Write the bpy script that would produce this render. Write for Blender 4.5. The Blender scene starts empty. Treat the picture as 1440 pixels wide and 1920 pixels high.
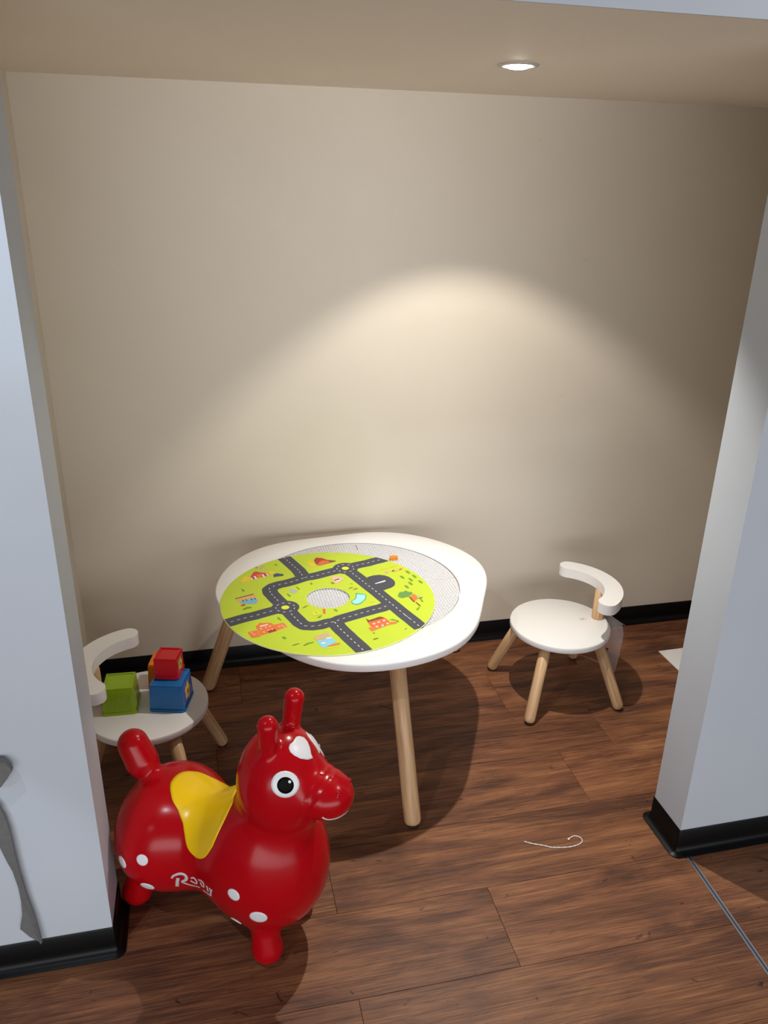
import bpy, bmesh, math, json, random
import numpy as np
from mathutils import Vector, Matrix
from mathutils.bvhtree import BVHTree
PI = math.pi
S = bpy.context.scene
COL = S.collection
# ------------------------------------------------------------------ camera, world, lights, exposure
cam = bpy.data.objects.new('camera', bpy.data.cameras.new('camera')); COL.objects.link(cam)
cam.data.sensor_fit = 'VERTICAL'; cam.data.sensor_height = 24.0; cam.data.lens = 1479.263/1920*24.0
cam.data.clip_start = 0.01
R_, U_, F_ = [Vector(v) for v in [[0.975106, -0.220985, 0.018293], [0.066821, 0.371505, 0.926023], [0.211434, 0.901748, -0.377023]]]
cam.matrix_world = Matrix(((R_.x, U_.x, -F_.x, 0), (R_.y, U_.y, -F_.y, 0), (R_.z, U_.z, -F_.z, 1.6), (0, 0, 0, 1)))
S.camera = cam
S.view_settings.view_transform = 'Standard'; S.view_settings.look = 'None'
S.view_settings.gamma = 1; S.view_settings.use_curve_mapping = False
S.view_settings.exposure = 0.10
wd = bpy.data.worlds.new('world'); S.world = wd; wd.use_nodes = True
wd.node_tree.nodes['Background'].inputs[0].default_value = (0.80, 0.88, 1.0, 1)
wd.node_tree.nodes['Background'].inputs[1].default_value = 0.10

def aim(o, target):
    o.rotation_euler = (Vector(target)-o.location).to_track_quat('-Z', 'Y').to_euler()
def spot(name, loc, target, energy, deg, blend, col, rad):
    l = bpy.data.lights.new(name, 'SPOT'); l.energy = energy; l.spot_size = math.radians(deg); l.spot_blend = blend
    l.color = col; l.shadow_soft_size = rad
    o = bpy.data.objects.new(name, l); o.location = loc; aim(o, target); COL.objects.link(o); return o
def area(name, loc, target, energy, sx, sy, col):
    l = bpy.data.lights.new(name, 'AREA'); l.energy = energy; l.shape = 'RECTANGLE'; l.size = sx; l.size_y = sy; l.color = col
    o = bpy.data.objects.new(name, l); o.location = loc; aim(o, target); COL.objects.link(o); return o
# shop spots around the photographer, then an added side spot and fill panel
spot('shop_track_spot', (-0.85, 0.55, 2.65), (0.60, 1.55, 0.15), 42, 50, 0.6, (0.84, 0.92, 1.0), 0.03)
spot('shop_wall_spot', (-1.05, 0.30, 2.75), (-0.66, 1.37, 2.20), 36, 52, 0.15, (0.62, 0.80, 1.0), 0.03)
spot('shop_low_spot', (-1.15, 0.40, 1.2), (-0.90, 1.37, 0.02), 12, 56, 0.2, (0.72, 0.86, 1.0), 0.02)
spot('side_fill_spot', (1.95, 1.10, 2.55), (-0.30, 1.55, 0.62), 36, 32, 0.7, (1.0, 0.91, 0.84), 0.03)  # unseen spot added to brighten the left jamb and that side of the alcove
area('front_fill_panel', (0.2, -3.4, 0.95), (0.4, 2.5, 2.3), 165, 7.0, 1.7, (0.96, 0.975, 1.0))  # unseen area light added as frontal fill for the alcove wall and ceiling

# ------------------------------------------------------------------ helpers
def node(nt, t, x=0, y=0, **kw):
    n = nt.nodes.new(t)
    for k, v in kw.items(): setattr(n, k, v)
    return n
def mat(name, col, rough=0.5, metal=0.0, spec=0.5, coat=0.0, noise=0.0, nscale=30, bump=0.0, bscale=200, alpha=1.0, trans=0.0, emit=None, estr=0, sss=0):
    m = bpy.data.materials.new(name); m.use_nodes = True; nt = m.node_tree
    b = nt.nodes['Principled BSDF']
    b.inputs['Base Color'].default_value = (*col, 1); b.inputs['Roughness'].default_value = rough
    b.inputs['Metallic'].default_value = metal; b.inputs['Specular IOR Level'].default_value = spec
    b.inputs['Coat Weight'].default_value = coat; b.inputs['Alpha'].default_value = alpha
    b.inputs['Transmission Weight'].default_value = trans
    if emit: b.inputs['Emission Color'].default_value = (*emit, 1); b.inputs['Emission Strength'].default_value = estr
    tc = node(nt, 'ShaderNodeTexCoord')
    if noise:
        n = node(nt, 'ShaderNodeTexNoise'); n.inputs['Scale'].default_value = nscale; n.inputs['Detail'].default_value = 4
        nt.links.new(tc.outputs['Object'], n.inputs['Vector'])
        mx = node(nt, 'ShaderNodeMix', data_type='RGBA'); mx.inputs[6].default_value = (*[c*(1-noise) for c in col], 1)
        mx.inputs[7].default_value = (*[min(1, c*(1+noise)) for c in col], 1)
        nt.links.new(n.outputs[0], mx.inputs[0]); nt.links.new(mx.outputs[2], b.inputs['Base Color'])
    if bump:
        n = node(nt, 'ShaderNodeTexNoise'); n.inputs['Scale'].default_value = bscale; n.inputs['Detail'].default_value = 3
        nt.links.new(tc.outputs['Object'], n.inputs['Vector'])
        bp = node(nt, 'ShaderNodeBump'); bp.inputs['Strength'].default_value = bump; bp.inputs['Distance'].default_value = 0.002
        nt.links.new(n.outputs[0], bp.inputs['Height']); nt.links.new(bp.outputs[0], b.inputs['Normal'])
    return m
def ramp(nt, stops):
    r = node(nt, 'ShaderNodeValToRGB'); e = r.color_ramp.elements
    e[0].position, e[0].color = stops[0][0], (*stops[0][1], 1); e[1].position, e[1].color = stops[-1][0], (*stops[-1][1], 1)
    for p, c in stops[1:-1]:
        x = e.new(p); x.color = (*c, 1)
    return r
def plank_material():
    m = bpy.data.materials.new('wood_vinyl'); m.use_nodes = True; nt = m.node_tree; L = nt.links.new
    b = nt.nodes['Principled BSDF']; b.inputs['Specular IOR Level'].default_value = 0.35
    tc = node(nt, 'ShaderNodeTexCoord'); oi = node(nt, 'ShaderNodeObjectInfo')
    off = node(nt, 'ShaderNodeVectorMath', operation='SCALE'); cb = node(nt, 'ShaderNodeCombineXYZ')
    L(oi.outputs['Random'], cb.inputs[0]); L(oi.outputs['Random'], cb.inputs[1]); L(oi.outputs['Random'], cb.inputs[2])
    L(cb.outputs[0], off.inputs[0]); off.inputs['Scale'].default_value = 37.0
    ad = node(nt, 'ShaderNodeVectorMath', operation='ADD'); L(tc.outputs['Object'], ad.inputs[0]); L(off.outputs[0], ad.inputs[1])
    def nz(sx, sy, detail, dist=0.0, rough=0.55):
        mp = node(nt, 'ShaderNodeMapping'); mp.inputs['Scale'].default_value = (sx, sy, 1); L(ad.outputs[0], mp.inputs[0])
        n = node(nt, 'ShaderNodeTexNoise'); n.inputs['Scale'].default_value = 1; n.inputs['Detail'].default_value = detail
        n.inputs['Distortion'].default_value = dist; n.inputs['Roughness'].default_value = rough
        L(mp.outputs[0], n.inputs['Vector']); return n
    big = nz(1.7, 9, 5, 1.6, .6); mid = nz(3.2, 95, 7, 1.4, .72); fine = nz(9, 520, 4, 0.6, .6); knot = nz(7.5, 15, 3, 3.0, .6)
    r1 = ramp(nt, [(.34, (.050, .019, .011)), (.43, (.115, .043, .021)), (.51, (.200, .077, .034)), (.59, (.290, .120, .050)), (.70, (.420, .190, .080))])
    mxa = node(nt, 'ShaderNodeMath', operation='MULTIPLY_ADD'); mxa.inputs[1].default_value = .55; L(big.outputs[0], mxa.inputs[0])
    sc = node(nt, 'ShaderNodeMath', operation='MULTIPLY'); sc.inputs[1].default_value = .45; L(mid.outputs[0], sc.inputs[0]); L(sc.outputs[0], mxa.inputs[2])
    L(mxa.outputs[0], r1.inputs[0])
    r2 = ramp(nt, [(.36, (.42, .39, .38)), (.50, (.95, .95, .95)), (.68, (1.25, 1.22, 1.2))]); L(fine.outputs[0], r2.inputs[0])
    r3 = ramp(nt, [(.27, (.16, .12, .10)), (.335, (1, 1, 1))]); L(knot.outputs[0], r3.inputs[0])
    m1 = node(nt, 'ShaderNodeMix', data_type='RGBA', blend_type='MULTIPLY'); m1.inputs[0].default_value = .75
    L(r1.outputs[0], m1.inputs[6]); L(r2.outputs[0], m1.inputs[7])
    m2 = node(nt, 'ShaderNodeMix', data_type='RGBA', blend_type='MULTIPLY'); m2.inputs[0].default_value = .8
    L(m1.outputs[2], m2.inputs[6]); L(r3.outputs[0], m2.inputs[7])
    hs = node(nt, 'ShaderNodeHueSaturation'); L(m2.outputs[2], hs.inputs['Color'])
    v = node(nt, 'ShaderNodeMath', operation='MULTIPLY_ADD'); v.inputs[1].default_value = .22; v.inputs[2].default_value = 0.9; L(oi.outputs['Random'], v.inputs[0])
    L(v.outputs[0], hs.inputs['Value']); L(hs.outputs[0], b.inputs['Base Color'])
    rr = node(nt, 'ShaderNodeMapRange'); rr.inputs[3].default_value = .58; rr.inputs[4].default_value = .42; L(mid.outputs[0], rr.inputs[0]); L(rr.outputs[0], b.inputs['Roughness'])
    bp = node(nt, 'ShaderNodeBump'); bp.inputs['Strength'].default_value = .25; bp.inputs['Distance'].default_value = .0006
    L(fine.outputs[0], bp.inputs['Height']); L(bp.outputs[0], b.inputs['Normal'])
    return m
def beech_material():
    m = bpy.data.materials.new('beech_wood'); m.use_nodes = True; nt = m.node_tree; L = nt.links.new
    b = nt.nodes['Principled BSDF']; b.inputs['Roughness'].default_value = .42; b.inputs['Specular IOR Level'].default_value = .4
    tc = node(nt, 'ShaderNodeTexCoord'); mp = node(nt, 'ShaderNodeMapping'); mp.inputs['Scale'].default_value = (95, 95, 7); L(tc.outputs['Object'], mp.inputs[0])
    n = node(nt, 'ShaderNodeTexNoise'); n.inputs['Scale'].default_value = 1; n.inputs['Detail'].default_value = 4; L(mp.outputs[0], n.inputs['Vector'])
    r = ramp(nt, [(.3, (.44, .25, .12)), (.55, (.60, .38, .20)), (.75, (.68, .46, .27))]); L(n.outputs[0], r.inputs[0]); L(r.outputs[0], b.inputs['Base Color'])
    return m
def wall_material(name, a, c, rough=.5, spec=.3):
    m = bpy.data.materials.new(name); m.use_nodes = True; nt = m.node_tree; L = nt.links.new
    b = nt.nodes['Principled BSDF']; b.inputs['Roughness'].default_value = rough; b.inputs['Specular IOR Level'].default_value = spec
    tc = node(nt, 'ShaderNodeTexCoord')
    n = node(nt, 'ShaderNodeTexNoise'); n.inputs['Scale'].default_value = 2.2; n.inputs['Detail'].default_value = 5; L(tc.outputs['Object'], n.inputs['Vector'])
    r = ramp(nt, [(.35, a), (.7, c)]); L(n.outputs[0], r.inputs[0])
    # small scuffs and dents
    n3 = node(nt, 'ShaderNodeTexNoise'); n3.inputs['Scale'].default_value = 24; n3.inputs['Detail'].default_value = 2; n3.inputs['Distortion'].default_value = 3; L(tc.outputs['Object'], n3.inputs['Vector'])
    r3 = ramp(nt, [(.20, (.72, .70, .68)), (.235, (1, 1, 1))]); L(n3.outputs[0], r3.inputs[0])
    mx = node(nt, 'ShaderNodeMix', data_type='RGBA', blend_type='MULTIPLY'); mx.inputs[0].default_value = .6
    L(r.outputs[0], mx.inputs[6]); L(r3.outputs[0], mx.inputs[7]); L(mx.outputs[2], b.inputs['Base Color'])
    n2 = node(nt, 'ShaderNodeTexNoise'); n2.inputs['Scale'].default_value = 160; n2.inputs['Detail'].default_value = 3; L(tc.outputs['Object'], n2.inputs['Vector'])
    bp = node(nt, 'ShaderNodeBump'); bp.inputs['Strength'].default_value = .12; bp.inputs['Distance'].default_value = .001
    L(n2.outputs[0], bp.inputs['Height']); L(bp.outputs[0], b.inputs['Normal'])
    return m
def obj(name, V, Fc, m, parent=None, loc=None, smooth=False, rot=None, mi=None):
    me = bpy.data.meshes.new(name); me.from_pydata([tuple(map(float, v)) for v in V], [], [tuple(int(i) for i in f) for f in Fc]); me.update()
    for x in (m if isinstance(m, (list, tuple)) else [m]): me.materials.append(x)
    if mi is not None: me.polygons.foreach_set('material_index', list(mi))
    if smooth: me.polygons.foreach_set('use_smooth', [True]*len(me.polygons))
    o = bpy.data.objects.new(name, me); COL.objects.link(o)
    if parent: o.parent = parent
    if loc is not None: o.location = loc
    if rot is not None: o.rotation_euler = rot
    return o
def bobj(name, bm, m, parent=None, loc=None, smooth=False, rot=None, bevel=0, seg=2, ang=35):
    me = bpy.data.meshes.new(name)
    if bevel:
        es = [e for e in bm.edges if len(e.link_faces) == 2 and e.calc_face_angle(0) > math.radians(ang)]
        bmesh.ops.bevel(bm, geom=es, offset=bevel, segments=seg, affect='EDGES', profile=.5)
    bmesh.ops.recalc_face_normals(bm, faces=bm.faces[:])
    bm.to_mesh(me); bm.free(); me.materials.append(m)
    if smooth:
        me.polygons.foreach_set('use_smooth', [True]*len(me.polygons))
        try: me.set_sharp_from_angle(angle=math.radians(40))
        except Exception: pass
    o = bpy.data.objects.new(name, me); COL.objects.link(o)
    if parent: o.parent = parent
    if loc is not None: o.location = loc
    if rot is not None: o.rotation_euler = rot
    return o
def thing(name, label, cat, loc=(0, 0, 0), rz=0, group=None):
    o = bpy.data.objects.new(name, None); o.empty_display_size = .05; COL.objects.link(o); o.location = loc; o.rotation_euler = (0, 0, rz)
    return tag(o, label, cat, group)
def tag(o, label, cat, group=None):
    o['label'] = label; o['category'] = cat
    if group: o['group'] = group
    return o
def struct(o): o['kind'] = 'structure'; return o
def box(bm, x0, x1, y0, y1, z0, z1):
    v = [bm.verts.new(p) for p in ((x0, y0, z0), (x1, y0, z0), (x1, y1, z0), (x0, y1, z0), (x0, y0, z1), (x1, y0, z1), (x1, y1, z1), (x0, y1, z1))]
    for f in ((3, 2, 1, 0), (4, 5, 6, 7), (0, 1, 5, 4), (1, 2, 6, 5), (2, 3, 7, 6), (3, 0, 4, 7)): bm.faces.new([v[i] for i in f])
def boxobj(name, b, m, parent=None, bevel=0, **k):
    bm = bmesh.new(); box(bm, *b); return bobj(name, bm, m, parent, bevel=bevel, **k)
def lathe(prof, n=32, axis_pts=None):
    """prof: list of (r,z); r==0 at an end closes it"""
    V = []; Fc = []; rings = []
    for r, z in prof:
        if r <= 1e-9: rings.append([len(V)]); V.append((0, 0, z))
        else:
            rings.append(list(range(len(V), len(V)+n))); V += [(r*math.cos(2*PI*i/n), r*math.sin(2*PI*i/n), z) for i in range(n)]
    for a, b in zip(rings, rings[1:]):
        for i in range(n):
            j = (i+1) % n
            if len(a) == 1 and len(b) == 1: continue
            if len(a) == 1: Fc.append((a[0], b[j], b[i]))
            elif len(b) == 1: Fc.append((a[i], a[j], b[0]))
            else: Fc.append((a[i], a[j], b[j], b[i]))
    return V, Fc
def tube(P, rad, n=8):
    P = [Vector(p) for p in P]; V = []; Fc = []
    up = Vector((0, 0, 1))
    for i, p in enumerate(P):
        t = (P[min(i+1, len(P)-1)]-P[max(i-1, 0)]).normalized()
        s = t.cross(up); s = s.normalized() if s.length > 1e-4 else Vector((1, 0, 0)); u = s.cross(t)
        r = rad[i] if isinstance(rad, (list, tuple)) else rad
        V += [p+s*r*math.cos(2*PI*k/n)+u*r*math.sin(2*PI*k/n) for k in range(n)]
    for i in range(len(P)-1):
        for k in range(n):
            a, b = i*n+k, i*n+(k+1) % n; Fc.append((a, b, b+n, a+n))
    Fc.append(tuple(range(n))[::-1]); Fc.append(tuple(range(len(V)-n, len(V)))); return V, Fc
def spline(P, k=8):
    P = [Vector(p) for p in P]; out = []
    for i in range(len(P)-1):
        a, b, c, d = P[max(i-1, 0)], P[i], P[i+1], P[min(i+2, len(P)-1)]
        for j in range(k):
            t = j/k; out.append(.5*((2*b)+(c-a)*t+(2*a-5*b+4*c-d)*t*t+(3*b-a-3*c+d)*t**3))
    return out+[P[-1]]
def prism(bm, outline, z0, z1):
    a = [bm.verts.new((x, y, z0)) for x, y in outline]; b = [bm.verts.new((x, y, z1)) for x, y in outline]; n = len(outline)
    bm.faces.new(a[::-1]); bm.faces.new(b)
    for i in range(n): bm.faces.new((a[i], a[(i+1) % n], b[(i+1) % n], b[i]))

# ------------------------------------------------------------------ materials
M_wall = wall_material('cream_wall_paint', (.72, .640, .530), (.755, .675, .565), .38, .35)
M_soff = wall_material('soffit_paint', (.90, .80, .69), (.92, .82, .71), .6, .25)
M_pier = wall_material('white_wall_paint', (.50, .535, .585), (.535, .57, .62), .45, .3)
M_base = mat('black_vinyl', (.003, .003, .0035), .38, spec=.18, noise=.3, nscale=15)
M_plank = plank_material()
M_under = mat('plank_joint', (.03, .015, .01), .8, noise=.3)
M_white = mat('white_lacquer', (.83, .81, .79), .35, spec=.45, noise=.012, nscale=6)
M_beech = beech_material()
M_pad = mat('dark_felt', (.015, .012, .011), .9, noise=.2)
M_steel = mat('brushed_metal', (.45, .47, .50), .35, metal=.9, noise=.1)
M_steel_d = mat('dark_metal', (.10, .11, .13), .45, metal=.8, noise=.1)

# ------------------------------------------------------------------ setting
D = 2.4962; ZC = 1.8699; YS = 1.3168; YR = 1.3722; YR2 = 1.4971; XR = 1.1304; XL = -0.2793; XL2 = -0.4504; HB = 0.0738
TOP = 2.75; XW = 2.6; XRI = 2.05
struct(boxobj('wall_back', (XL2-.1, XRI+.1, D, D+.1, -.02, ZC+.02), M_wall))
struct(boxobj('wall_left', (XL2-.1, XL2, YR2, D, -.02, ZC+.02), M_wall))
struct(boxobj('wall_right', (XRI, XRI+.1, YR2, D, -.02, ZC+.02), M_wall))
struct(boxobj('ceiling', (-1.9, 3.0, YS+.004, D+.1, ZC, ZC+.06), M_soff))
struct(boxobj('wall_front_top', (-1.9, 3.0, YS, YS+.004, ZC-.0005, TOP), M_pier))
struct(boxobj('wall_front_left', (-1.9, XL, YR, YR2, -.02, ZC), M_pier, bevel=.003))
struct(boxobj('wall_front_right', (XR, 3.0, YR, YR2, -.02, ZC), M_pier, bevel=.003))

def baseboard(name, path):
    """vinyl skirting with a coved toe swept along a path; outward side is on the right of the direction of travel"""
    prof = [(0.0005, HB), (.0022, HB+.0006), (.0036, HB-.0012), (.0036, .026), (.0045, .018), (.008, .0095), (.014, .0048), (.0205, .0035), (.0225, .0022), (.0225, 0.0003), (0.0005, 0.0003)]
    pts = []
    P = [Vector((x, y, 0)) for x, y in path]
    for i, p in enumerate(P):
        def nrm(a, b): d = (b-a).normalized(); return Vector((d.y, -d.x, 0))
        if i == 0: pts.append((p, nrm(P[0], P[1]), 1))
        elif i == len(P)-1: pts.append((p, nrm(P[-2], P[-1]), 1))
        else:
            n0, n1 = nrm(P[i-1], p), nrm(p, P[i+1]); cr = n0.cross(n1).z
            if cr > 0:
                for k in range(9):
                    t = k/8; n = n0.lerp(n1, t).normalized(); pts.append((p, n, 1))
            else: pts.append((p, (n0+n1).normalized(), 1/math.cos(n0.angle(n1)/2)))
    V = []; Fc = []; m = len(prof)
    for p, n, s in pts:
        V += [(p+n*d*s)+Vector((0, 0, z)) for d, z in prof]
    for i in range(len(pts)-1):
        for k in range(m):
            a, b = i*m+k, i*m+(k+1) % m; Fc.append((a, b, b+m, a+m))
    Fc.append(tuple(range(m))); Fc.append(tuple(range(len(V)-m, len(V)))[::-1])
    bm = bmesh.new(); vs = [bm.verts.new(v) for v in V]
    for f in Fc:
        try: bm.faces.new([vs[i] for i in f])
        except ValueError: pass
    return struct(bobj(name, bm, M_base, smooth=True))
baseboard('baseboard_back', [(XL2, D), (XRI, D)])
baseboard('baseboard_left', [(XL2, YR2), (XL2, D-.024)])
baseboard('baseboard_right', [(XRI, D-.024), (XRI, YR2)])
baseboard('baseboard_front_left', [(-1.9, YR), (XL, YR), (XL, YR2), (XL2+.03, YR2)])
baseboard('baseboard_front_right', [(XRI-.03, YR2), (XR, YR2), (XR, YR), (3.0, YR)])

# floor: an underlay and separate planks
floor = struct(boxobj('floor', (-3.0, 4.0, -3.0, D+.1, -.03, -.004), M_under))
rng = random.Random(5)
PW = .2209; row0 = 1.1453
seams = {0: .603, 1: .2255, -1: .234, 2: .995}
LEN = 1.22
meshes = {}
for k in range(-9, 7):
    y0 = row0+k*PW; y1 = min(y0+PW, D+.05)
    if y1-y0 < .02: continue
    s = seams.get(k, rng.uniform(-.6, .6)); xs = []
    x = s-LEN*3
    while x < 4.0:
        xs.append(x); x += LEN
    far = k < -3
    for x in xs:
        if x+LEN < (-2.9 if not far else -2.9): continue
        x0 = max(x, -2.95); x1 = min(x+LEN, 3.95)
        key = (round(x1-x0, 3), round(y1-y0, 3))
        g = .00035
        if key in meshes:
            o = bpy.data.objects.new('plank', meshes[key]); COL.objects.link(o); o.parent = floor; o.location = (x0, y0, 0)
        else:
            bm = bmesh.new(); box(bm, g, x1-x0-g, g, y1-y0-g, -.004, 0)
            es = [e for e in bm.edges if all(abs(v.co.z) < 1e-6 for v in e.verts)]
            bmesh.ops.bevel(bm, geom=es, offset=.0006, segments=1, affect='EDGES')
            o = bobj('plank', bm, M_plank, floor, loc=(x0, y0, 0)); meshes[key] = o.data
# metal strip let into the floor
st = bpy.data.objects.new('trim_1', None); COL.objects.link(st); struct(st)
def strip(name, a, b, h, m):
    p, q = Vector((1.1535, YR-.021, 0)), Vector((1.118, .45, 0)); d = (q-p).normalized(); n = Vector((d.y, -d.x, 0))
    bm = bmesh.new(); c = [p+n*a, q+n*a, q+n*b, p+n*b]
    lo = [bm.verts.new(v) for v in c]; hi = [bm.verts.new(v+Vector((0, 0, h))) for v in c]
    bm.faces.new(lo[::-1]); bm.faces.new(hi)
    for i in range(4): bm.faces.new((lo[i], lo[(i+1) % 4], hi[(i+1) % 4], hi[i]))
    return bobj(name, bm, m, st)
strip('edge_strip', -.0062, -.0030, .0016, M_steel); strip('edge_strip', .0030, .0062, .0016, M_steel); strip('centre_strip', -.0030, .0030, .0010, M_steel_d)

# ------------------------------------------------------------------ recessed downlight
M_lens = mat('lit_lamp', (1, 1, 1), .4, emit=(1, .97, .93), estr=40, noise=.01)
M_bezel = mat('satin_bezel', (.55, .52, .48), .4, metal=.3, noise=.05)
LX, LY = .742, 1.920
dl = thing('recessed_downlight', 'small round glowing downlight in the cream soffit above the alcove', 'light', (LX, LY, ZC))
V, Fc = lathe([(.033, -.0005), (.0335, -.003), (.036, -.0042), (.045, -.0035), (.0475, -.0012), (.0475, 0.0), (.033, -.0003)], 48); obj('bezel', V, Fc, M_bezel, dl, smooth=True)
V, Fc = lathe([(0, -.0095), (.012, -.009), (.022, -.007), (.028, -.004), (.032, -.001), (.032, 0), (0, 0)], 40); obj('lamp', V, Fc, M_lens, dl, smooth=True)
l = bpy.data.lights.new('alcove_spot', 'SPOT'); l.energy = 30; l.spot_size = math.radians(98); l.spot_blend = 0.3; l.color = (1, .955, .875); l.shadow_soft_size = .012
lo_ = bpy.data.objects.new('alcove_spot', l); lo_.location = (LX, LY, ZC-.014); aim(lo_, (LX+0.1, LY+0.1, 0)); COL.objects.link(lo_)
l = bpy.data.lights.new('alcove_spot_core', 'SPOT'); l.energy = 52; l.spot_size = math.radians(80); l.spot_blend = 1.0; l.color = (1, .955, .875); l.shadow_soft_size = .012
lo_ = bpy.data.objects.new('alcove_spot_core', l); lo_.location = (LX, LY, ZC-.014); aim(lo_, (LX+0.1, LY-.28, 0)); COL.objects.link(lo_)

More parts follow.
